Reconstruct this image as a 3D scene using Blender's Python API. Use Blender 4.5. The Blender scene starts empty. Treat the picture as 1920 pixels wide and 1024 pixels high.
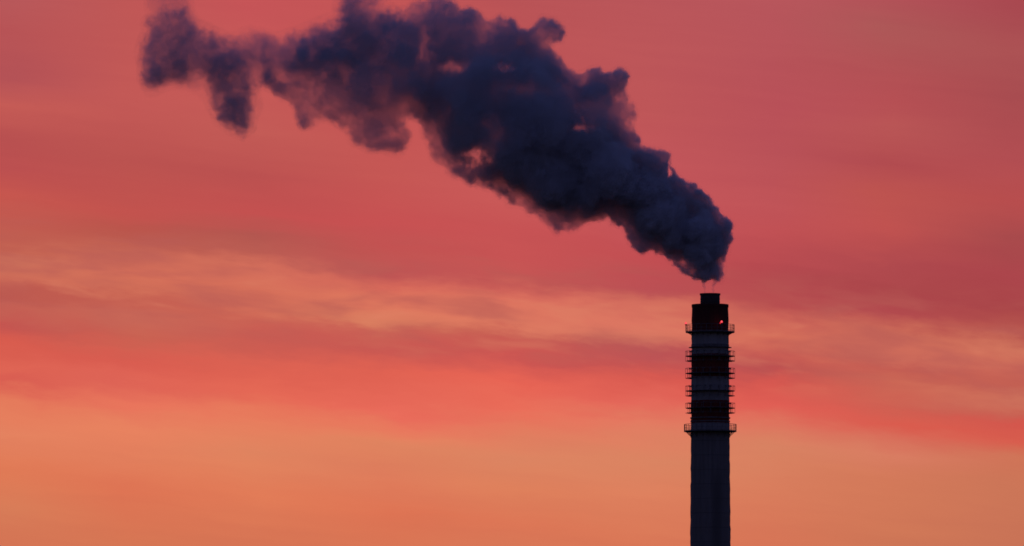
import bpy, bmesh, math, random
import numpy as np
from mathutils import Vector

R = math.radians
scene = bpy.context.scene
COL = scene.collection

# ------------------------------------------------------------------ camera
D = 1800.0                      # metres from the camera to the chimney
S = 0.092                       # metres that one pixel of the 1920-pixel photograph covers there
F = D / S                       # focal length in those pixels
E0 = R(3.8)                     # the camera looks up a little
EYE = 2.0
cam_data = bpy.data.cameras.new('camera')
cam = bpy.data.objects.new('camera', cam_data)
COL.objects.link(cam)
cam.location = (0, 0, EYE)
cam.rotation_euler = (R(90) + E0, 0, 0)
cam_data.sensor_width = 36
cam_data.lens = 36 * F / 1920
cam_data.clip_start = 1
cam_data.clip_end = 60000
scene.camera = cam

# ------------------------------------------------------------------ exposure and render settings
scene.view_settings.view_transform = 'Standard'
scene.view_settings.look = 'None'
scene.view_settings.exposure = 0
scene.view_settings.gamma = 1
cy = scene.cycles
cy.volume_step_rate = 2.2
cy.volume_max_steps = 1024
cy.volume_bounces = 3
cy.max_bounces = 8
cy.transparent_max_bounces = 64
cy.filter_width = 1.7


def lin(c):
    out = []
    for v in c:
        v = v / 255
        out.append(v / 12.92 if v <= 0.04045 else ((v + 0.055) / 1.055) ** 2.4)
    return (*out, 1)


class NT:
    """A few short hands for building node trees."""
    def __init__(self, tree):
        self.t = tree
        tree.nodes.clear()

    def n(self, kind, **kw):
        nd = self.t.nodes.new(kind)
        for k, v in kw.items():
            setattr(nd, k, v)
        return nd

    def put(self, sock, v):
        if isinstance(v, bpy.types.NodeSocket):
            self.t.links.new(v, sock)
        else:
            sock.default_value = v

    def m(self, op, a, b=0.0, c=0.0, clamp=False):
        nd = self.n('ShaderNodeMath', operation=op, use_clamp=clamp)
        for s, v in zip(nd.inputs, (a, b, c)):
            self.put(s, v)
        return nd.outputs[0]

    def vm(self, op, a, b=(0, 0, 0)):
        nd = self.n('ShaderNodeVectorMath', operation=op)
        self.put(nd.inputs[0], a)
        self.put(nd.inputs[1], b)
        return nd.outputs[0]

    def mr(self, v, a, b, c, d, kind='LINEAR'):
        nd = self.n('ShaderNodeMapRange', interpolation_type=kind, clamp=True)
        for s, x in zip(nd.inputs, (v, a, b, c, d)):
            self.put(s, x)
        return nd.outputs[0]

    def mix(self, f, a, b, blend='MIX'):
        nd = self.n('ShaderNodeMix', data_type='RGBA', blend_type=blend)
        self.put(nd.inputs[0], f)
        self.put(nd.inputs[6], a)
        self.put(nd.inputs[7], b)
        return nd.outputs[2]

    def noise(self, vec, scale, detail=3, rough=0.5, dist=0.0, lac=2.0):
        nd = self.n('ShaderNodeTexNoise')
        self.put(nd.inputs['Vector'], vec)
        nd.inputs['Scale'].default_value = scale
        nd.inputs['Detail'].default_value = detail
        nd.inputs['Roughness'].default_value = rough
        nd.inputs['Lacunarity'].default_value = lac
        nd.inputs['Distortion'].default_value = dist
        return nd.outputs['Fac']

    def xyz(self, x, y, z):
        nd = self.n('ShaderNodeCombineXYZ')
        for s, v in zip(nd.inputs, (x, y, z)):
            self.put(s, v)
        return nd.outputs[0]


# ------------------------------------------------------------------ sky: dusk dome and the lit cloud streaks over the sunset
SUN_EL, SUN_AZ = -1.5, -14.0     # the sun has just gone down, left of and behind the chimney
SKY = [
 (20, [(0,184,88,90),(60,184,84,86),(150,180,82,86),(200,198,92,86),(265,184,80,80),(320,188,80,80),(370,198,86,78),(430,192,92,80),(470,194,98,82),(490,204,112,90),(520,206,108,88),(550,188,88,78),(580,196,96,84),(610,198,86,80),(650,216,92,78),(690,222,100,84),(720,218,94,82),(760,230,124,92),(820,228,130,96),(880,224,122,86),(950,216,124,88),(1024,212,116,84)]),
 (240, [(0,191,87,86),(200,195,89,86),(300,187,83,80),(400,195,83,78),(440,185,87,76),(480,200,104,86),(510,214,112,90),(540,208,110,88),(565,194,92,80),(590,204,106,88),(630,202,98,82),(680,216,92,80),(720,222,100,86),(760,232,116,92),(800,232,130,96),(870,226,126,92),(920,222,116,84),(1024,214,118,84)]),
 (480, [(0,199,85,88),(250,195,91,86),(330,187,81,80),(400,197,81,80),(440,179,87,80),(475,186,92,82),(505,214,112,92),(545,214,112,90),(575,210,108,88),(600,202,98,84),(635,202,92,82),(690,222,98,82),(740,230,106,86),(790,232,126,94),(850,224,132,96),(920,226,124,88),(1024,214,116,84)]),
 (720, [(0,195,85,86),(330,197,87,84),(420,199,81,82),(470,194,84,82),(505,190,84,84),(535,214,104,90),(570,222,118,94),(605,218,126,96),(625,204,100,86),(655,200,88,82),(700,224,98,82),(770,232,106,90),(800,232,122,94),(830,224,132,96),(890,222,124,92),(960,222,116,84),(1024,216,116,84)]),
 (960, [(0,185,83,86),(380,201,89,88),(430,199,83,84),(480,200,84,84),(520,196,86,84),(545,214,106,92),(575,222,118,96),(610,220,120,96),(630,198,92,82),(670,204,86,82),(720,232,100,84),(770,234,110,90),(810,226,126,96),(860,220,132,98),(920,222,128,92),(980,220,118,86),(1024,216,118,86)]),
 (1220, [(0,186,86,90),(200,190,86,88),(300,194,86,90),(420,196,84,88),(480,194,78,82),(545,186,80,84),(570,208,106,92),(610,220,118,98),(640,216,120,98),(660,188,84,86),(690,196,84,82),(715,218,90,80),(760,228,104,90),(800,226,124,98),(860,218,132,98),(930,222,128,94),(1024,216,118,86)]),
 (1450, [(0,184,86,92),(100,184,84,90),(200,184,80,88),(300,186,82,88),(380,192,84,88),(440,192,80,84),(520,178,72,78),(570,184,80,80),(600,204,100,88),(640,212,110,90),(665,202,94,84),(690,186,80,80),(720,214,88,80),(765,224,94,84),(800,220,116,94),(840,216,130,98),(920,216,124,92),(1024,214,116,86)]),
 (1670, [(0,178,82,88),(60,174,88,88),(140,178,80,84),(190,182,80,84),(240,186,86,86),(310,178,76,80),(365,190,84,80),(430,192,82,80),(500,176,74,78),(540,170,70,74),(590,178,74,78),(625,204,106,88),(655,212,112,92),(680,194,92,82),(710,204,104,86),(760,206,96,82),(795,218,92,78),(815,216,106,88),(850,216,124,98),(900,212,122,90),(1024,206,118,86)]),
 (1900, [(0,168,72,80),(100,172,82,84),(180,168,76,80),(300,178,78,82),(380,184,78,78),(450,168,74,76),(520,172,70,76),(580,168,68,72),(630,184,86,78),(655,206,114,92),(690,204,104,88),(720,194,94,82),(750,206,114,92),(775,200,96,82),(790,212,86,76),(830,216,94,78),(855,208,116,88),(920,204,118,88),(1024,200,114,86)]),
]
SHEAR = 0.09
world = bpy.data.worlds.new('World')
scene.world = world
world.use_nodes = True
w = NT(world.node_tree)
geo = w.n('ShaderNodeTexCoord').outputs['Generated']
sp = w.n('ShaderNodeSeparateXYZ')
w.put(sp.inputs[0], w.vm('NORMALIZE', geo))
dx, dy, dz = sp.outputs
az = w.m('ARCTAN2', dx, dy)
el = w.m('ARCSINE', dz)
U = w.m('MULTIPLY', az, F)                                  # steps of azimuth, counted as photo pixels
V = w.m('MULTIPLY_ADD', el, -F, 512 + E0 * F)               # steps of elevation
Uc = w.m('MINIMUM', w.m('MAXIMUM', U, -1500.0), 1500.0)
shear = w.m('MULTIPLY', Uc, SHEAR)
Vs = w.m('SUBTRACT', V, shear)
# thin sheets of cloud, drawn out along the horizon and sloping a little
P = w.xyz(w.m('MULTIPLY', U, 1 / 520), w.m('MULTIPLY', Vs, 1 / 95), 0.0)
wa = w.noise(P, 1.0, 4, 0.5)
P2 = w.xyz(w.m('MULTIPLY', U, 1 / 150), w.m('MULTIPLY', Vs, 1 / 40), 3.7)
wb = w.noise(P2, 1.0, 4, 0.55)
P4 = w.xyz(w.m('MULTIPLY', U, 1 / 75), w.m('MULTIPLY', Vs, 1 / 22), 6.2)
wc = w.noise(P4, 1.0, 4, 0.6, 0.4)
band = w.mr(V, 380.0, 520.0, 0.35, 1.0, 'SMOOTHSTEP')       # the sheets are most torn in the middle band
band2 = w.mr(V, 720.0, 850.0, 1.0, 0.5, 'SMOOTHSTEP')
band = w.m('MULTIPLY', band, band2)
warp = w.m('ADD', w.m('MULTIPLY_ADD', wa, 26.0, -13.0), w.m('MULTIPLY', w.m('ADD', w.m('MULTIPLY_ADD', wb, 60.0, -44.0), w.m('MULTIPLY', wc, 28.0)), band))
Vw = w.m('ADD', Vs, warp)
pos = w.mr(Vw, -300.0, 1300.0, 0.0, 1.0)
Uw = w.m('ADD', U, w.m('MULTIPLY_ADD', wa, 160.0, -80.0))
col = None
for i, (x, stops) in enumerate(SKY):
    rp = w.n('ShaderNodeValToRGB')
    cr = rp.color_ramp
    cr.interpolation = 'LINEAR'
    for k, st in enumerate(stops):
        p = (st[0] - SHEAR * (x - 960) + 300) / 1600
        e = cr.elements[k] if k < 1 else cr.elements.new(p)
        if k == 0:
            cr.elements.remove(cr.elements[1])
        e.position = p
        e.color = lin(st[1:])
    w.put(rp.inputs[0], pos)
    c = rp.outputs[0]
    if col is None:
        col = c
    else:
        col = w.mix(w.mr(Uw, SKY[i - 1][0] - 960.0, x - 960.0, 0.0, 1.0), col, c)
# shreds of grey cloud and gaps of brighter sky in the pale band
P5 = w.xyz(w.m('MULTIPLY', U, 1 / 185), w.m('MULTIPLY', Vs, 1 / 44), 14.3)
shred = w.noise(P5, 1.0, 3, 0.5, 0.3)
zone = w.m('MULTIPLY', w.mr(Vs, 430.0, 530.0, 0.0, 1.0, 'SMOOTHSTEP'), w.mr(Vs, 600.0, 720.0, 1.0, 0.0, 'SMOOTHSTEP'))
col = w.mix(w.m('MULTIPLY', zone, w.mr(shred, 0.44, 0.74, 0.0, 0.62, 'SMOOTHSTEP')), col, lin((184, 92, 86)))
zone2 = w.m('MULTIPLY', zone, w.mr(Vs, 515.0, 575.0, 0.0, 1.0, 'SMOOTHSTEP'))
col = w.mix(w.m('MULTIPLY', zone2, w.mr(shred, 0.30, 0.48, 0.4, 0.0, 'SMOOTHSTEP')), col, lin((224, 132, 103)))
# faint streak texture
P3 = w.xyz(w.m('MULTIPLY', U, 1 / 330), w.m('MULTIPLY', Vw, 1 / 26), 9.1)
st = w.noise(P3, 1.0, 5, 0.6)
col = w.mix(1.0, col, w.xyz(w.m('MULTIPLY_ADD', st, 0.08, 0.96), w.m('MULTIPLY_ADD', st, 0.13, 0.935), w.m('MULTIPLY_ADD', st, 0.07, 0.965)), 'MULTIPLY')
# the rest of the dome: clear dusk sky
sky = w.n('ShaderNodeTexSky', sky_type='NISHITA', sun_disc=False)
sky.sun_elevation = R(SUN_EL)
sky.sun_rotation = R(SUN_AZ)
DUSK = 3.9
dusk = w.mix(1.0, sky.outputs[0], (0.62 * DUSK, 0.72 * DUSK, 1.9 * DUSK, 1), 'MULTIPLY')
glow = w.m('MULTIPLY', w.mr(el, R(6.0), R(20.0), 1.0, 0.0, 'SMOOTHSTEP'),
           w.mr(w.m('ABSOLUTE', az), R(6.0), R(50.0), 1.0, 0.0, 'SMOOTHSTEP'))
col10 = w.mix(1.0, col, (10, 10, 10, 1), 'MULTIPLY')
final = w.mix(glow, dusk, col10)
bg = w.n('ShaderNodeBackground')
w.put(bg.inputs[0], final)
bg.inputs[1].default_value = 0.1
w.put(w.n('ShaderNodeOutputWorld').inputs[0], bg.outputs[0])

sun_data = bpy.data.lights.new('sun', 'SUN')
sun = bpy.data.objects.new('sun', sun_data)
COL.objects.link(sun)
sun_data.energy = 0.02           # below the horizon: hardly anything left of it
sun_data.color = (1.0, 0.55, 0.3)
sun_data.angle = R(0.5)
sun.rotation_euler = (R(90 - 0.5), 0, R(180 - SUN_AZ))
sun.location = (0, 300, 300)


# ------------------------------------------------------------------ helpers
def px(x, y):
    """The point of the chimney's plane that is seen at this pixel of the photograph."""
    t = D / (F * math.cos(E0) - (512 - y) * math.sin(E0))
    return Vector(((x - 960) * t, D, EYE + t * (F * math.sin(E0) + (512 - y) * math.cos(E0))))


def zof(y):
    return px(960, y).z


def tag(o, label=None, cat=None, group=None, kind=None):
    for k, v in (('label', label), ('category', cat), ('group', group), ('kind', kind)):
        if v:
            o[k] = v
    return o


def empty(name, loc=(0, 0, 0), parent=None):
    o = bpy.data.objects.new(name, None)
    COL.objects.link(o)
    o.location = loc
    o.parent = parent
    return o


def build(name, bm, mat, parent=None, smooth=False):
    bmesh.ops.recalc_face_normals(bm, faces=bm.faces)
    me = bpy.data.meshes.new(name)
    bm.to_mesh(me)
    bm.free()
    if smooth:
        me.shade_smooth()
    me.materials.append(mat)
    o = bpy.data.objects.new(name, me)
    COL.objects.link(o)
    o.parent = parent
    return o


def lathe(bm, prof, seg=96, closed=False, wob=0.0, rnd=None):
    """Turns a profile of (radius, height) round the z axis."""
    rings = []
    for r, z in prof:
        rings.append([bm.verts.new((r * math.sin(2 * math.pi * k / seg), -r * math.cos(2 * math.pi * k / seg), z)) for k in range(seg)])
    pairs = list(zip(rings, rings[1:]))
    if closed:
        pairs.append((rings[-1], rings[0]))
    for a, b in pairs:
        for k in range(seg):
            j = (k + 1) % seg
            bm.faces.new((a[k], a[j], b[j], b[k]))
    return rings


def bar(bm, a, b, r, seg=6):
    a, b = Vector(a), Vector(b)
    d = (b - a).normalized()
    u = d.orthogonal().normalized()
    v = d.cross(u)
    ra, rb = [], []
    for k in range(seg):
        t = 2 * math.pi * (k + 0.5) / seg
        o = (u * math.cos(t) + v * math.sin(t)) * r
        ra.append(bm.verts.new(a + o))
        rb.append(bm.verts.new(b + o))
    for k in range(seg):
        j = (k + 1) % seg
        bm.faces.new((ra[k], ra[j], rb[j], rb[k]))
    bm.faces.new(ra[::-1])
    bm.faces.new(rb)


def hoop(bm, R_, z, r, seg=72, sides=6):
    """A round tube bent into a ring."""
    lathe(bm, [(R_ + r * math.cos(2 * math.pi * k / sides), z + r * math.sin(2 * math.pi * k / sides)) for k in range(sides)], seg, True)


def pol(r, deg, z):
    t = R(deg)                       # 0 faces the camera, 90 is to the right
    return Vector((r * math.sin(t), -r * math.cos(t), z))


def box(bm, c, sx, sy, sz, deg=0):
    ca, sa = math.cos(R(deg)), math.sin(R(deg))
    vs = []
    for z in (-1, 1):
        for x, y in ((-1, -1), (1, -1), (1, 1), (-1, 1)):
            X, Y = x * sx / 2, y * sy / 2
            vs.append(bm.verts.new((c[0] + X * ca - Y * sa, c[1] + X * sa + Y * ca, c[2] + z * sz / 2)))
    for f in ((3, 2, 1, 0), (4, 5, 6, 7), (0, 1, 5, 4), (1, 2, 6, 5), (2, 3, 7, 6), (3, 0, 4, 7)):
        bm.faces.new([vs[k] for k in f])


# ------------------------------------------------------------------ materials
def base_mat(name):
    m = bpy.data.materials.new(name)
    m.use_nodes = True
    t = NT(m.node_tree)
    b = t.n('ShaderNodeBsdfPrincipled')
    o = t.n('ShaderNodeOutputMaterial')
    t.put(o.inputs['Surface'], b.outputs[0])
    b.inputs['Specular IOR Level'].default_value = 0.2
    return m, t, b, o


def steel_mat(name, c, rough=0.75):
    m, t, b, o = base_mat(name)
    pos = t.n('ShaderNodeTexCoord').outputs['Object']
    n = t.noise(pos, 1.7, 5, 0.6)
    t.put(b.inputs['Base Color'], t.mix(t.mr(n, 0.45, 0.7, 0.0, 0.6), c, (0.06, 0.03, 0.02, 1)))
    b.inputs['Roughness'].default_value = rough
    return m


CH = px(1332, 1024)
CH.z = 0.0
Z_TOP, Z_FLUE = zof(571.0), zof(550.5)
STEEL = steel_mat('galvanised_steel', (0.17, 0.17, 0.175, 1))
FLUE = steel_mat('sooty_steel', (0.07, 0.06, 0.06, 1))


def shaft_mat():
    m, t, b, o = base_mat('banded_concrete')
    pos = t.n('ShaderNodeTexCoord').outputs['Object']
    s = t.n('ShaderNodeSeparateXYZ')
    t.put(s.inputs[0], pos)
    nz = t.noise(pos, 0.8, 4, 0.6)
    z = t.m('ADD', s.outputs[2], t.m('MULTIPLY_ADD', nz, 0.16, -0.08))
    stain_vec = t.vm('MULTIPLY', pos, (1.6, 1.6, 0.07))
    streak = t.noise(stain_vec, 1.0, 5, 0.6)
    blot = t.noise(pos, 0.5, 5, 0.6)
    conc = t.mix(t.mr(streak, 0.35, 0.7, 0.0, 1.0), (0.225, 0.218, 0.212, 1), (0.14, 0.136, 0.132, 1))
    conc = t.mix(t.mr(blot, 0.4, 0.75, 0.0, 0.6), conc, (0.22, 0.20, 0.18, 1))
    white = t.mix(t.mr(streak, 0.40, 0.75, 0.0, 0.8), (0.31, 0.31, 0.30, 1), (0.20, 0.196, 0.19, 1))
    red = t.mix(t.mr(streak, 0.40, 0.75, 0.0, 0.8), (0.17, 0.03, 0.025, 1), (0.09, 0.02, 0.016, 1))
    # a broad soft strip of shade painted down the front, below the lower gallery
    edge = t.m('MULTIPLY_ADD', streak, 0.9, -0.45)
    shade_strip = t.m('MULTIPLY', t.mr(t.m('ABSOLUTE', t.m('ADD', t.m('SUBTRACT', s.outputs[0], 1.0), edge)), 0.2, 1.4, 1.0, 0.0, 'SMOOTHSTEP'),
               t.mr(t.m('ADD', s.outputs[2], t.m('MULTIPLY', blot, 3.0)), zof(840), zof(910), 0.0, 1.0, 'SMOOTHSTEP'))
    conc = t.mix(t.m('MULTIPLY', shade_strip, t.m('LESS_THAN', s.outputs[1], 0.0)), conc, (0.13, 0.127, 0.123, 1))
    joint = t.m('PINGPONG', t.m('ADD', s.outputs[2], t.m('MULTIPLY', nz, 0.1)), 1.25)
    conc = t.mix(t.mr(joint, 0.0, 0.12, 0.45, 0.0), conc, (0.08, 0.078, 0.075, 1))
    c = conc
    for y0, y1, paint in ((571, 621.5, red), (621.5, 664.5, white), (664.5, 707, red), (707, 751.5, white), (751.5, 794, red), (794, 809, white)):
        zt, zb = zof(y0) + (1 if y0 == 571 else 0), zof(y1)
        f = t.m('MULTIPLY', t.m('GREATER_THAN', z, zb), t.m('LESS_THAN', z, zt))
        c = t.mix(f, c, paint)
    # soot runs below the mouth
    soot = t.mr(t.m('ADD', s.outputs[2], t.m('MULTIPLY', streak, 6.0)), Z_TOP - 3.0, Z_TOP + 4.0, 0.0, 0.75)
    c = t.mix(soot, c, (0.02, 0.018, 0.018, 1))
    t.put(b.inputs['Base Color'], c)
    b.inputs['Roughness'].default_value = 0.95
    bmp = t.n('ShaderNodeBump')
    bmp.inputs['Strength'].default_value = 0.4
    bmp.inputs['Distance'].default_value = 0.1
    t.put(bmp.inputs['Height'], t.noise(pos, 3.0, 6, 0.6))
    t.put(b.inputs['Normal'], bmp.outputs[0])
    return m


def lamp_mat(name, c, power):
    m = bpy.data.materials.new(name)
    m.use_nodes = True
    t = NT(m.node_tree)
    e = t.n('ShaderNodeEmission')
    lw = t.n('ShaderNodeLayerWeight')
    lw.inputs[0].default_value = 0.4
    t.put(e.inputs[0], t.mix(lw.outputs['Facing'], c, (1.0, 0.01, 0.02, 1)))
    e.inputs[1].default_value = power
    t.put(t.n('ShaderNodeOutputMaterial').inputs['Surface'], e.outputs[0])
    return m


# ------------------------------------------------------------------ ground, far below the frame
def ground():
    m, t, b, o = base_mat('dark_fields')
    pos = t.n('ShaderNodeTexCoord').outputs['Object']
    n = t.noise(pos, 0.02, 6, 0.6)
    n2 = t.noise(pos, 0.8, 5, 0.6)
    c = t.mix(t.mr(n, 0.35, 0.65, 0, 1), (0.05, 0.06, 0.03, 1), (0.09, 0.08, 0.055, 1))
    t.put(b.inputs['Base Color'], t.mix(t.mr(n2, 0.3, 0.7, 0, 0.5), c, (0.035, 0.04, 0.022, 1)))
    b.inputs['Roughness'].default_value = 1.0
    bm = bmesh.new()
    lathe(bm, [(0.01, 0), (600, 0), (3000, 0), (25000, 0)], 96)
    g = build('ground', bm, m)
    g.location = (0, 0, 0)
    tag(g, 'dark grassy ground the chimney stands on', 'ground', kind='structure')


ground()

# ------------------------------------------------------------------ chimney
chimney = empty('chimney', CH)
tag(chimney, 'tall round industrial chimney with red and white bands, railed galleries and smoking mouth', 'chimney')


def shaft_r(z):
    yr = 571 + (Z_TOP - z) / S                       # radius grows slowly towards the ground
    r = (34.3 + (yr - 571) * (38.0 - 34.3) / 453) * S
    if z < 40:
        r += 1.2 * ((40 - z) / 40) ** 2
    return r


def make_shaft():
    bm = bmesh.new()
    rnd = random.Random(4)
    prof = []
    z = 0.0
    while z < Z_TOP - 0.6:
        prof.append((shaft_r(z) + rnd.uniform(-0.02, 0.02), z))      # lifts of poured concrete
        z += 0.75 if z > 50 else 2.5
    prof += [(shaft_r(Z_TOP), Z_TOP - 0.55), (shaft_r(Z_TOP) + 0.05, Z_TOP - 0.5), (shaft_r(Z_TOP) + 0.05, Z_TOP - 0.05),
             (shaft_r(Z_TOP), Z_TOP), (18.6 * S, Z_TOP + 0.02)]
    rings = lathe(bm, prof, 128)
    for ring in rings[:-3]:
        for v in ring:
            a = math.atan2(v.co.x, v.co.y)
            k = 1 + (0.010 * math.sin(v.co.z * 1.7 + a * 2) + 0.008 * math.sin(v.co.z * 3.9 - a * 3) + rnd.uniform(-.003, .003)) * 0.7
            v.co.x *= k
            v.co.y *= k
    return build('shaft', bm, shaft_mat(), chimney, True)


make_shaft()
bm = bmesh.new()
rf = 18.9 * S
lathe(bm, [(rf - .06, Z_TOP - 3), (rf - .06, Z_TOP + .05), (rf - .06, Z_FLUE - .3), (rf - .14, Z_FLUE - .3), (rf - .14, Z_TOP - 3)], 72)
for zz in (0.35, 0.9):
    lathe(bm, [(rf - .06, Z_TOP + zz), (rf - .01, Z_TOP + zz), (rf - .01, Z_TOP + zz + .08), (rf - .06, Z_TOP + zz + .08)], 72)
flue = build('flue', bm, FLUE, chimney, False)
bm = bmesh.new()
lathe(bm, [(rf - .2, Z_FLUE - .29), (rf + .05, Z_FLUE - .29), (rf + .05, Z_FLUE), (rf - .2, Z_FLUE)], 72, True)
build('rim', bm, FLUE, flue)


def strip_ring(bm, z0, z1, grow):
    """A clamp band round the shaft."""
    r0, r1 = shaft_r(z0), shaft_r(z1)
    lathe(bm, [(r0 - .05, z0), (r0 + grow, z0), (r1 + grow, z1), (r1 - .05, z1)], 96, True)


def gallery(yd, r_out, rail_h, posts, brackets, drop, thick, seed):
    g = empty('gallery', (0, 0, 0), chimney)
    zd = zof(yd)
    bm = bmesh.new()
    rs = shaft_r(zd)
    lathe(bm, [(rs - .05, zd - thick), (r_out - .05, zd - thick * .75), (r_out, zd - thick * .6), (r_out, zd + .06), (r_out - .06, zd + .06), (r_out - .06, zd), (rs - .05, zd)], 96, True)
    build('deck', bm, STEEL, g)
    bm = bmesh.new()
    for k in range(posts):
        a = 360 * k / posts + 3
        bar(bm, pol(r_out - .04, a, zd), pol(r_out - .04, a, zd + rail_h), .035)
    for h, r in ((rail_h, .042), (rail_h * .5, .028), (rail_h * .12, .03)):
        hoop(bm, r_out - .04, zd + h, r)
    build('railing', bm, STEEL, g)
    for k in range(brackets):
        a = 360 * k / brackets
        bm = bmesh.new()
        zb = zd - thick - drop
        rs2 = shaft_r(zb)
        bar(bm, pol(rs2 - .03, a, zb), pol(r_out - .35, a, zd - thick * .8), .055)
        bar(bm, pol(rs2 + .02, a, zb - .15), pol(rs + .04, a, zd - thick), .06)
        build('bracket', bm, STEEL, g)
    return g


top_gallery = gallery(622.6, 46.0 * S, 1.22, 28, 16, .35, .18, 1)
low_gallery = gallery(808.6, 49.3 * S, 1.15, 30, 16, .8, .16, 2)


def antenna_ring(yd, seed):
    rnd = random.Random(seed)
    g = empty('antenna_ring', (0, 0, 0), chimney)
    zd = zof(yd)
    hz = 9.2 * S
    rs = shaft_r(zd)
    ro = 46.3 * S
    bm = bmesh.new()
    lathe(bm, [(rs - .05, zd - .12), (rs + .5, zd - .1), (ro - .02, zd - .05), (ro - .02, zd + .03), (rs - .05, zd + .05)], 96, True)
    build('walkway', bm, STEEL, g)
    bm = bmesh.new()
    hoop(bm, ro, zd + hz, .03)
    for k in range(16):
        a = 22.5 * k + rnd.uniform(-3, 3)
        bar(bm, pol(ro, a, zd), pol(ro, a, zd + hz), .028)
    build('railing', bm, STEEL, g)
    bm = bmesh.new()
    for k in range(16):
        a = 22.5 * k + rnd.uniform(-3, 3)
        q = rnd.random()
        bar(bm, pol(rs - .03, a, zd - hz), pol(ro - rnd.choice((0, .12, .2)), a, zd - hz + rnd.uniform(-.02, .02)), .05)
        bar(bm, pol(rs - .03, a + 5, zd + hz * .98), pol(rs + rnd.uniform(.28, .6), a + 5, zd + hz * .98), .06)
        bar(bm, pol(rs + .3, a + 2, zd - hz - .12), pol(rs + .3, a + 2, zd + hz + .1), .045)
        if q < .75:
            bar(bm, pol(ro, a, zd - hz), pol(ro, a, zd), .026)
    hoop(bm, ro, zd - hz, .024)
    build('hanger_frame', bm, STEEL, g)
    return g


for i, y in enumerate((668.0, 700.2, 733.2, 765.4)):
    antenna_ring(y, 30 + i)

for y0, y1, grow, ledge in ((646.2, 650.6, .06, 40.3), (783.0, 785.0, .16, None), (789.5, 791.5, .1, None)):
    bm = bmesh.new()
    strip_ring(bm, zof(y1), zof(y0), grow)
    if ledge:
        zz = zof(651.9)
        rs = shaft_r(zz)
        lathe(bm, [(rs - .05, zz - .12), (ledge * S, zz - .03), (ledge * S, zz + .04), (rs - .05, zz + .08)], 96, True)
    build('clamp_band', bm, STEEL, chimney)

LENS = lamp_mat('lit_red_lens', (1.0, 0.10, 0.13, 1), 1.25)
STREAK_GLOW = lamp_mat('red_streak_glow', (1.0, 0.03, 0.04, 1), 0.7)  # dim glow added for the reflected streak beside each lamp


def warning_light(deg):
    z = zof(606.2)
    r = 46.3 * S
    bm = bmesh.new()
    bar(bm, pol(r - .05, deg, z - 1.45), pol(r - .05, deg, z - .2), .05)
    bar(bm, pol(r - .05, deg - 3.5, z - .34), pol(r - .05, deg, z - .34), .04)
    bar(bm, pol(r - .05, deg - 3.5, z - .9), pol(r - .05, deg, z - .5), .05)
    lathe_at(bm, pol(r - .05, deg, z - .2), [(.001, 0), (.17, 0), (.17, .07), (.001, .07)])
    lathe_at(bm, pol(r - .05, deg - 3.5, z - .38), [(.001, 0), (.13, 0), (.13, .06), (.001, .06)])
    o = build('warning_light', bm, STEEL, chimney)
    bm = bmesh.new()
    lathe_at(bm, pol(r - .05, deg, z - .13), [(.001, 0), (.17, 0), (.19, .12), (.16, .28), (.08, .36), (.001, .38)])
    build('lens', bm, LENS, o, True)
    bm = bmesh.new()
    lathe_at(bm, pol(r - .05, deg - 3.5, z - .32), [(.001, 0), (.11, 0), (.12, .1), (.09, .2), (.04, .25), (.001, .26)])
    build('lens', bm, STREAK_GLOW, o, True)  # the lamp's reflected streak, added as a small glowing lens


def lathe_at(bm, c, prof, seg=16):
    n0 = len(bm.verts)
    bm.verts.ensure_lookup_table()
    rings = lathe(bm, prof, seg)
    for ring in rings:
        for v in ring:
            v.co += c


for deg in (27, 147, -93):
    warning_light(deg)

# ------------------------------------------------------------------ smoke
rng = np.random.default_rng(11)


def spline_matrix(n, step, off):
    """Rows: n sample positions; columns: control values one step apart, joined by a cubic B-spline."""
    p = np.arange(n) / step + off
    i = np.floor(p).astype(int)
    t = p - i
    m = int(i.max()) + 4
    A = np.zeros((n, m), np.float32)
    wts = ((1 - t) ** 3 / 6, (3 * t ** 3 - 6 * t ** 2 + 4) / 6, (-3 * t ** 3 + 3 * t ** 2 + 3 * t + 1) / 6, t ** 3 / 6)
    for k, q in enumerate(wts):
        A[np.arange(n), i + k] += q
    return A


def noise3(shape, step):
    mats = [spline_matrix(n, step, rng.random()) for n in shape]
    g = rng.uniform(-1, 1, [m.shape[1] for m in mats]).astype(np.float32)
    a = np.tensordot(mats[0], g, (1, 0))                       # X y z
    a = np.tensordot(a, mats[1], (1, 1))                       # X z Y
    a = np.tensordot(a, mats[2], (1, 1))                       # X Y Z
    return a * 2.2


def inside_poly(poly, X, Y):
    ins = np.zeros(X.shape, bool)
    n = len(poly)
    for k in range(n):
        x0, y0 = poly[k]
        x1, y1 = poly[(k + 1) % n]
        if y0 == y1:
            continue
        c = ((y0 > Y) != (y1 > Y)) & (X < (x1 - x0) * (Y - y0) / (y1 - y0) + x0)
        ins ^= c
    return ins


def edge_dist(poly, X, Y):
    d = np.full(X.shape, 1e9)
    n = len(poly)
    for k in range(n):
        a = np.array(poly[k], float)
        b = np.array(poly[(k + 1) % n], float)
        ab = b - a
        t = np.clip(((X - a[0]) * ab[0] + (Y - a[1]) * ab[1]) / max(ab @ ab, 1e-9), 0, 1)
        d = np.minimum(d, (X - a[0] - t * ab[0]) ** 2 + (Y - a[1] - t * ab[1]) ** 2)
    return np.sqrt(d)


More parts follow.
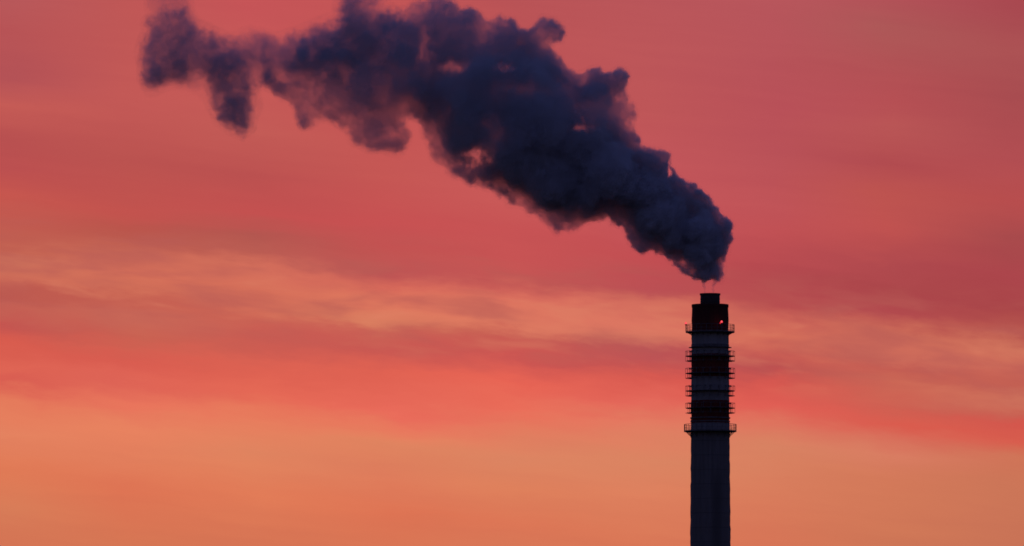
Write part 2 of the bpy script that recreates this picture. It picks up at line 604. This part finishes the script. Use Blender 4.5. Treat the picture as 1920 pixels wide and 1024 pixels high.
def surface_net(f):
    """Closed surface round f > 0, one vertex in each cell that the surface crosses."""
    ins = f > 0
    nx, ny, nz = f.shape
    cs = [(i, j, k) for i in (0, 1) for j in (0, 1) for k in (0, 1)]

    def sub(a, o):
        return a[o[0]:nx - 1 + o[0], o[1]:ny - 1 + o[1], o[2]:nz - 1 + o[2]]
    cnt = sum(sub(ins, o).astype(np.uint8) for o in cs)
    cell = np.argwhere((cnt > 0) & (cnt < 8))
    idx = np.full((nx - 1, ny - 1, nz - 1), -1, np.int32)
    idx[tuple(cell.T)] = np.arange(len(cell))
    acc = np.zeros((len(cell), 3))
    num = np.zeros(len(cell))
    for a in cs:
        for ax in range(3):
            if a[ax]:
                continue
            b = list(a)
            b[ax] = 1
            fa = f[tuple((cell + a).T)]
            fb = f[tuple((cell + b).T)]
            x = (fa > 0) != (fb > 0)
            t = np.where(x, fa / np.where(x, fa - fb, 1), 0)
            p = np.repeat(np.array([a], float), len(cell), 0)
            p[:, ax] += t
            acc += p * x[:, None]
            num += x
    verts = cell + acc / num[:, None]
    quads = []
    for ax in range(3):
        o = [0, 0, 0]
        o[ax] = 1
        n = [nx - o[0], ny - o[1], nz - o[2]]
        a = ins[:n[0], :n[1], :n[2]]
        b = ins[o[0]:, o[1]:, o[2]:]
        e = np.argwhere(a != b)
        s = a[tuple(e.T)]
        u, v = [(1, 2), (2, 0), (0, 1)][ax]
        q = []
        for du, dv in ((0, 0), (-1, 0), (-1, -1), (0, -1)):
            c = e.copy()
            c[:, u] += du
            c[:, v] += dv
            q.append(idx[tuple(c.T)])
        q = np.stack(q, 1)
        q[~s] = q[~s][:, ::-1]
        quads.append(q)
    return verts, np.concatenate(quads)


PLUME = [(1352,534),(1362,523),(1362,502),(1359,488),(1366,474),(1361,460),(1371,450),(1362,439),(1373,425),(1362,413),(1352,407),(1338,386),(1327,369),(1306,351),(1299,339),(1285,337),(1271,330),(1257,312),(1253,291),(1246,281),(1229,279),(1201,272),(1197,256),(1190,240),(1195,217),(1189,193),(1172,173),(1180,146),(1172,132),(1157,127),(1142,133),(1116,123),(1101,129),(1078,135),(1057,123),(1046,106),(1034,92),(1042,80),(1056,80),(1062,62),(1052,50),(1037,37),(1019,34),(1002,50),(987,59),(972,53),(961,38),(940,29),(923,44),(905,45),(899,28),(879,19),(860,22),(846,4),(829,-3),(800,0),(776,6),(767,18),(750,22),(735,20),(715,25),(700,32),(680,26),(655,30),(640,42),(632,56),(618,46),(596,52),(574,72),(559,97),(553,123),(545,140),(524,138),(501,128),(486,148),(504,164),(524,179),(550,199),(556,223),(567,244),(591,237),(606,227),(630,233),(650,249),(665,268),(690,286),(714,284),(729,286),(744,290),(762,272),(766,258),(760,234),(770,224),(785,231),(791,255),(805,278),(821,302),(840,316),(849,328),(868,337),(878,352),(902,355),(923,358),(948,376),(956,390),(969,386),(983,390),(990,406),(1011,407),(1025,425),(1039,439),(1060,434),(1074,438),(1092,425),(1109,418),(1136,416),(1150,424),(1162,425),(1180,446),(1190,460),(1204,471),(1227,467),(1234,481),(1246,481),(1253,494),(1271,499),(1278,511),(1292,518),(1306,523),(1320,531),(1338,533)]
PUFF = [(276,-40),(276,20),(284,59),(272,88),(266,123),(270,150),(276,166),(293,152),(310,140),(328,150),(348,148),(366,141),(383,140),(396,172),(404,199),(427,228),(445,245),(465,240),(468,222),(466,205),(471,180),(474,155),(476,132),(466,104),(452,90),(427,81),(404,80),(386,70),(368,60),(362,45),(352,32),(356,0),(360,-40)]
VEIL = [(262,90),(275,40),(300,20),(350,10),(372,36),(392,48),(412,62),(440,70),(462,56),(492,62),(520,66),(548,62),(574,52),(604,36),(628,34),(632,6),(648,-14),(690,-16),(730,4),(760,40),(740,90),(690,130),(640,160),(575,165),(520,165),(486,160),(484,190),(476,240),(456,254),(420,240),(396,204),(380,170),(350,160),(318,158),(282,172),(270,150)]
GAP = 2.0                                   # one cell of the smoke field, in photo pixels


def smoke_field(poly, x0, x1, y0, y1, zh, flat, seed, holes=(), n_balls=520, n_edge=900, extra=(), grow=2.0, warp=1.0, rough=1.0):
    """Signed depth inside the smoke, in photo pixels: a crowd of round puffs, stirred by eddies and roughened by several octaves of billows."""
    rnd = random.Random(seed)
    xs = np.arange(x0, x1, GAP, dtype=np.float32)
    ys = np.arange(y0, y1, GAP, dtype=np.float32)
    zs = np.arange(-zh, zh, GAP, dtype=np.float32)
    shape = (len(xs), len(ys), len(zs))
    f = np.full(shape, -60, np.float32)
    old = np.clip((1390 - xs) / 650, 0, 1)[:, None, None]            # 0 at the mouth, 1 far downwind
    size = .30 + .70 * old                                            # eddies grow as the smoke ages
    W3 = []
    for _ in range(3):
        wv = np.zeros(shape, np.float32)
        for step, amp in ((44, 4.5), (22, 6), (11, 3.6)):
            wv += noise3(shape, step) * amp * (size if step > 15 else .5 + .5 * old)
        W3.append(wv * warp)
    gx, gy = np.meshgrid(np.arange(x0, x1, 4.0), np.arange(y0, y1, 4.0), indexing='ij')
    ins = inside_poly(poly, gx, gy)
    dist = edge_dist(poly, gx, gy) * ins
    wide = dist.copy()                                                # broad local half-thickness
    for _ in range(14):
        p = np.pad(wide, 1, mode='edge')
        wide = np.maximum(wide, np.max([p[:-2, 1:-1], p[2:, 1:-1], p[1:-1, :-2], p[1:-1, 2:]], 0) - 1.2)
    cand = np.argwhere(dist > 3)

    def ball(cx, cy_, cz, r, cut=False):
        m = r + 34
        i0, i1 = np.searchsorted(xs, (cx - m, cx + m))
        j0, j1 = np.searchsorted(ys, (cy_ - m, cy_ + m))
        k0, k1 = np.searchsorted(zs, (cz - m, cz + m))
        if i0 >= i1 or j0 >= j1 or k0 >= k1:
            return
        bx = (slice(i0, i1), slice(j0, j1), slice(k0, k1))
        d = np.sqrt((xs[i0:i1, None, None] - cx + W3[0][bx]) ** 2 + (ys[None, j0:j1, None] - cy_ + W3[1][bx]) ** 2 + (zs[None, None, k0:k1] - cz + W3[2][bx]) ** 2)
        v = f[bx]
        if cut:
            np.minimum(v, d - r, out=v)
        else:
            np.maximum(v, r - d, out=v)

    cover = np.zeros(dist.shape, bool)
    for it in range(n_balls):
        free = np.argwhere(ins & ~cover & (dist > 2.5)) if it % 2 == 0 else cand
        if len(free) == 0:
            free = cand
        i, j = free[rnd.randrange(len(free))]
        d, W = dist[i, j], max(wide[i, j], dist[i, j])
        r = d * (rnd.uniform(.75, 1.0) if it % 2 == 0 else rnd.uniform(.4, .9))
        t = math.sqrt(max(W * W - (W - d) ** 2, 0)) * flat
        ball(gx[i, j], gy[i, j], rnd.uniform(-1, 1) * max(t - r * .8, 0), r)
        cover |= (gx - gx[i, j]) ** 2 + (gy - gy[i, j]) ** 2 < (r * .97) ** 2
    seg = []                                                          # small puffs standing on the outline
    for k in range(len(poly)):
        a, b = poly[k], poly[(k + 1) % len(poly)]
        L = math.hypot(b[0] - a[0], b[1] - a[1])
        for q in range(max(1, int(L / 3))):
            t = (q + rnd.random()) / max(1, int(L / 3))
            seg.append((a[0] + (b[0] - a[0]) * t, a[1] + (b[1] - a[1]) * t))
    for _ in range(n_edge):
        ex, ey = seg[rnd.randrange(len(seg))]
        near = min(1.0, max(0.0, (1380 - ex) / 700))
        r = rnd.uniform(3, 8) + near * rnd.uniform(0, 9)
        i = min(max(int((ex - x0) / 4), 0), dist.shape[0] - 1)
        j = min(max(int((ey - y0) / 4), 0), dist.shape[1] - 1)
        gi, gj = np.gradient(dist[max(i - 3, 0):i + 4, max(j - 3, 0):j + 4])
        nx_, ny_ = gi.mean(), gj.mean()
        L = math.hypot(nx_, ny_) or 1
        ball(ex + nx_ / L * r * .8, ey + ny_ / L * r * .8, rnd.gauss(0, 1) * (6 + 10 * near), r)
    for q in extra:
        ball(*q)
    hx, hy = np.meshgrid(xs, ys, indexing='ij')
    sd = (edge_dist(poly, hx, hy) * np.where(inside_poly(poly, hx, hy), 1, -1)).astype(np.float32)
    np.maximum(f, np.minimum(sd, 18)[:, :, None] - np.abs(zs)[None, None, :] * .8, out=f)
    for cx, cy_, rr, n in holes:                                      # rifts, bored by a few crooked lines of gaps
        for _ in range(n):
            ax, ay = cx + rnd.gauss(0, rr * .55), cy_ + rnd.gauss(0, rr * .4)
            z = -zh
            while z < zh:
                ball(ax, ay, z, rr * rnd.uniform(.5, .9), True)
                ax += rnd.gauss(0, 1.0)
                ay += rnd.gauss(0, .8)
                z += rr * .5
    # billows: round swellings with creases between
    disp = np.zeros(shape, np.float32)
    for step, a_near, a_far in ((30, .20, .34), (15, .40, .50), (7.2, .48, .60)):
        disp += (np.abs(noise3(shape, step)) - .36) * step * (a_near * (1 - old) + a_far * old)
    f = np.minimum(f, sd[:, :, None] + 2.0)
    f += disp * rough + grow
    f[0], f[-1], f[:, 0], f[:, -1], f[:, :, 0], f[:, :, -1] = (-9,) * 6
    return f, xs, ys, zs


def smoke_mesh(name, field, origin, shift):
    f, xs, ys, zs = field
    v, q = surface_net(f)
    P = np.empty_like(v)
    X = xs[0] + v[:, 0] * GAP
    Y = ys[0] + v[:, 1] * GAP
    Z = zs[0] + v[:, 2] * GAP
    a, b = px(0, 0), px(1000, 1000)
    P[:, 0] = a.x + (b.x - a.x) * X / 1000 - origin.x
    P[:, 2] = a.z + (b.z - a.z) * Y / 1000 - origin.z
    P[:, 1] = Z * S + D - origin.y + shift * (1332 - X) * S
    # keep the outline where it is although the plume drifts away in depth
    k = (P[:, 1] + origin.y) / D
    P[:, 0] = (P[:, 0] + origin.x) * k - origin.x
    P[:, 2] = (P[:, 2] + origin.z - EYE) * k + EYE - origin.z
    me = bpy.data.meshes.new(name)
    me.vertices.add(len(P))
    me.vertices.foreach_set('co', P.astype(np.float32).ravel())
    me.loops.add(q.size)
    me.loops.foreach_set('vertex_index', q.astype(np.int32).ravel())
    me.polygons.add(len(q))
    me.polygons.foreach_set('loop_start', np.arange(0, q.size, 4, dtype=np.int32))
    me.polygons.foreach_set('loop_total', np.full(len(q), 4, np.int32))
    me.update(calc_edges=True)
    me.validate()
    return me


def skin_mat():
    """The thin skin of vapour right at the boundary of the smoke: almost clear."""
    m = bpy.data.materials.new('thin_vapour')
    m.use_nodes = True
    t = NT(m.node_tree)
    mx = t.n('ShaderNodeMixShader')
    mx.inputs[0].default_value = 0.02
    d = t.n('ShaderNodeBsdfDiffuse')
    d.inputs['Color'].default_value = (0.5, 0.5, 0.55, 1)
    t.put(mx.inputs[1], t.n('ShaderNodeBsdfTransparent').outputs[0])
    t.put(mx.inputs[2], d.outputs[0])
    t.put(t.n('ShaderNodeOutputMaterial').inputs['Surface'], mx.outputs[0])
    return m


def smoke_mat(name, dens_mouth, dens_far, soft_mouth, soft_far, rag_mouth, rag_far, x_far, thin=(), lean=0.42, shift=0.0):
    """Smoke whose density climbs from its boundary inward; the older, farther smoke is thinner and more ragged."""
    m = bpy.data.materials.new(name)
    m.use_nodes = True
    t = NT(m.node_tree)
    at = t.n('ShaderNodeAttribute', attribute_name='density')
    g = at.outputs['Fac']
    pos = t.n('ShaderNodeTexCoord').outputs['Object']
    s = t.n('ShaderNodeSeparateXYZ')
    t.put(s.inputs[0], pos)
    age = t.mr(s.outputs[0], -2.0, x_far, 0.0, 1.0)            # distance travelled downwind
    nn = t.n('ShaderNodeTexNoise')
    t.put(nn.inputs['Vector'], pos)
    nn.inputs['Scale'].default_value = 0.76
    nn.inputs['Detail'].default_value = 5
    nn.inputs['Roughness'].default_value = 0.7
    n1 = nn.outputs['Fac']
    rag = t.m('ADD', rag_mouth, t.m('MULTIPLY', age, rag_far - rag_mouth))
    soft = t.m('ADD', soft_mouth, t.m('MULTIPLY', age, soft_far - soft_mouth))
    val = t.m('MULTIPLY_ADD', t.m('SUBTRACT', n1, 0.5), rag, g)
    val = t.m('SUBTRACT', val, 0.2)
    d = t.mr(t.m('DIVIDE', val, soft), 0.02, 1.0, 0.0, 1.0)
    d = t.m('MULTIPLY', d, t.m('GREATER_THAN', g, 0.001))
    n3 = t.noise(t.vm('ADD', pos, (shift, shift * .3, shift * .6)), 0.15, 4, 0.62, 0.5)                      # the smoke thickens and thins inside as it mixes with air
    mott = t.mr(n3, 0.34, 0.68, lean, 2.0 - lean * .4, 'SMOOTHSTEP')
    mott = t.m('MULTIPLY_ADD', t.m('SUBTRACT', mott, 1.0), t.mr(age, 0.15, 0.6, 0.0, 1.0), 1.0)
    d = t.m('MULTIPLY', d, mott)
    dens = t.m('MULTIPLY', d, t.m('POWER', dens_far / dens_mouth, t.m('POWER', age, 0.7)))
    dens = t.m('MULTIPLY', dens, dens_mouth)
    # places where clear air has been folded into the smoke
    if thin:
        n4 = t.n('ShaderNodeTexNoise')
        t.put(n4.inputs['Vector'], t.vm('MULTIPLY', pos, (1.0, 0.07, 1.0)))
        n4.inputs['Scale'].default_value = 0.42
        n4.inputs['Detail'].default_value = 5
        n4.inputs['Roughness'].default_value = 0.68
        stir = t.vm('MULTIPLY', t.vm('SUBTRACT', n4.outputs['Color'], (0.5, 0.5, 0.5)), (7.0, 7.0, 7.0))
    pw = t.vm('ADD', pos, stir) if thin else None
    for cx, cy_, rx, ry, left in thin:
        c = px(cx, cy_) - ORIGIN
        dp = DRIFT * (1332 - cx) * S
        k = (D + dp) / D
        q = (c.x * k + ORIGIN.x * (k - 1), dp, c.z * k + (ORIGIN.z - EYE) * (k - 1))
        v = t.vm('DIVIDE', t.vm('SUBTRACT', pw, q), (rx * 1.3 * S, 18.0, ry * 1.3 * S))
        ln = t.n('ShaderNodeVectorMath', operation='LENGTH')
        t.put(ln.inputs[0], v)
        dens = t.m('MULTIPLY', dens, t.mr(ln.outputs['Value'], 0.3, 1.6, left, 1.0, 'SMOOTHSTEP'))
    v = t.n('ShaderNodeVolumePrincipled')
    v.inputs['Color'].default_value = (0.895, 0.92, 0.988, 1)
    v.inputs['Density Attribute'].default_value = ''
    v.inputs['Anisotropy'].default_value = 0.0
    t.put(v.inputs['Density'], dens)
    t.put(t.n('ShaderNodeOutputMaterial').inputs['Volume'], v.outputs[0])
    return m


def fill_smoke(o, name, mat, voxel, band):
    """Fills the closed boundary with smoke whose density grows from the boundary inward."""
    vol = bpy.data.volumes.new(name)
    vol.materials.append(mat)
    v = bpy.data.objects.new(name, vol)
    COL.objects.link(v)
    v.parent = o
    md = v.modifiers.new('fill', 'MESH_TO_VOLUME')
    md.object = o
    md.density = 1.0
    md.resolution_mode = 'VOXEL_SIZE'
    md.voxel_size = voxel
    md.interior_band_width = band
    return v


ORIGIN = Vector((CH.x, D, Z_FLUE))
VAPOUR = skin_mat()
DRIFT = 0.12
import time
T0 = time.time()
THIN = [(893, 290, 25, 16, .06), (850, 126, 24, 11, .2), (942, 127, 16, 7, .13), (1092, 241, 24, 9, .14), (1120, 207, 58, 25, .35), (1170, 228, 20, 32, .55),
        (795, 95, 12, 30, .3), (1257, 318, 7, 8, 0), (985, 168, 85, 18, .4), (1282, 497, 22, 10, .5), (630, 130, 32, 12, .45), (608, 60, 34, 22, .5), (930, 232, 20, 40, .45)]
FOOT = [(1288, 511, 0, 8), (1297, 515, 5, 8), (1305, 518, -5, 8), (1314, 521, 6, 9), (1324, 524, -4, 9), (1334, 526, 4, 8), (1346, 524, -6, 9), (1354, 522, 2, 8),
        (1035, 52, 0, 18), (1050, 62, 3, 16), (1024, 58, -5, 18), (1012, 70, 4, 18), (740, 270, 0, 14), (755, 247, 0, 11), (720, 268, -5, 15)]
fld = smoke_field(PLUME, 470, 1390, -30, 560, 118, .85, 5, (), 560, 1500, FOOT, grow=3.5)
me = smoke_mesh('smoke_plume', fld, ORIGIN, DRIFT)
me.materials.append(VAPOUR)
smoke = bpy.data.objects.new('smoke_plume', me)
COL.objects.link(smoke)
smoke.location = ORIGIN
tag(smoke, 'billowing dark blue grey smoke plume drifting left from the chimney mouth', 'smoke')
fill_smoke(smoke, 'smoke_body', smoke_mat('dense_smoke', 1.6, 0.215, .18, .38, 1.4, 2.6, -62.0, THIN), .2, 1.6)
print('plume faces', len(me.polygons), time.time() - T0)

fld = smoke_field(PUFF, 236, 500, -60, 280, 60, .8, 8, (), 160, 200, [(318, 20, 0, 34), (330, 62, 4, 34), (345, 105, 0, 34), (376, 100, 4, 34), (402, 122, -4, 36), (300, 110, 4, 30), (425, 152, 0, 32), (440, 120, 5, 28), (446, 200, 0, 24)], grow=8, rough=.6)
me = smoke_mesh('detached_puff', fld, ORIGIN, DRIFT)
me.materials.append(VAPOUR)
puff = bpy.data.objects.new('detached_puff', me)
COL.objects.link(puff)
puff.parent = smoke
puff['label'] = 'ragged thin puff torn off at the far end of the plume'
fill_smoke(puff, 'puff_body', smoke_mat('ragged_smoke', .17, .17, .9, .9, 2.5, 2.5, -62.0, lean=.6, shift=21.0), .25, 2.0)

fld = smoke_field(VEIL, 236, 780, -60, 290, 50, .8, 9, (), 200, 200, grow=8, rough=.7)
me = smoke_mesh('wisps', fld, ORIGIN, DRIFT)
me.materials.append(VAPOUR)
veil = bpy.data.objects.new('wisps', me)
COL.objects.link(veil)
veil.parent = smoke
veil['label'] = 'faint see-through wisps'
fill_smoke(veil, 'wisp_body', smoke_mat('wispy_smoke', .42, .42, .9, .9, 2.0, 2.0, -62.0), .3, 2.4)
print('smoke built', time.time() - T0)


def steam_strand(x, seed):
    """A thin thread of steam rising from the mouth into the plume."""
    rnd = random.Random(seed)
    bm = bmesh.new()
    rings = []
    for k in range(15):
        t = k / 14
        c = px(x + 2.2 * math.sin(t * 5 + seed) * t + rnd.uniform(-.5, .5), 552 - 26 * t)
        r = (1.2 + 1.6 * abs(math.sin(t * 7 + seed)) * (0.4 + t) + 2.5 * t * t) * S
        rings.append([bm.verts.new((c.x + r * math.cos(a) - ORIGIN.x, 1.0 * r * math.sin(a), c.z - ORIGIN.z)) for a in [2 * math.pi * q / 14 for q in range(14)]])
    for a, b in zip(rings, rings[1:]):
        for q in range(14):
            bm.faces.new((a[q], a[(q + 1) % 14], b[(q + 1) % 14], b[q]))
    bm.faces.new(rings[0][::-1])
    bm.faces.new(rings[-1])
    m = bpy.data.materials.new('steam')
    m.use_nodes = True
    t = NT(m.node_tree)
    v = t.n('ShaderNodeVolumePrincipled')
    v.inputs['Color'].default_value = (0.96, 0.96, 0.975, 1)
    v.inputs['Density'].default_value = 0.6
    t.put(t.n('ShaderNodeOutputMaterial').inputs['Volume'], v.outputs[0])
    o = build('steam_strand', bm, m, smoke, True)


steam_strand(1321, 1)
steam_strand(1338, 3)
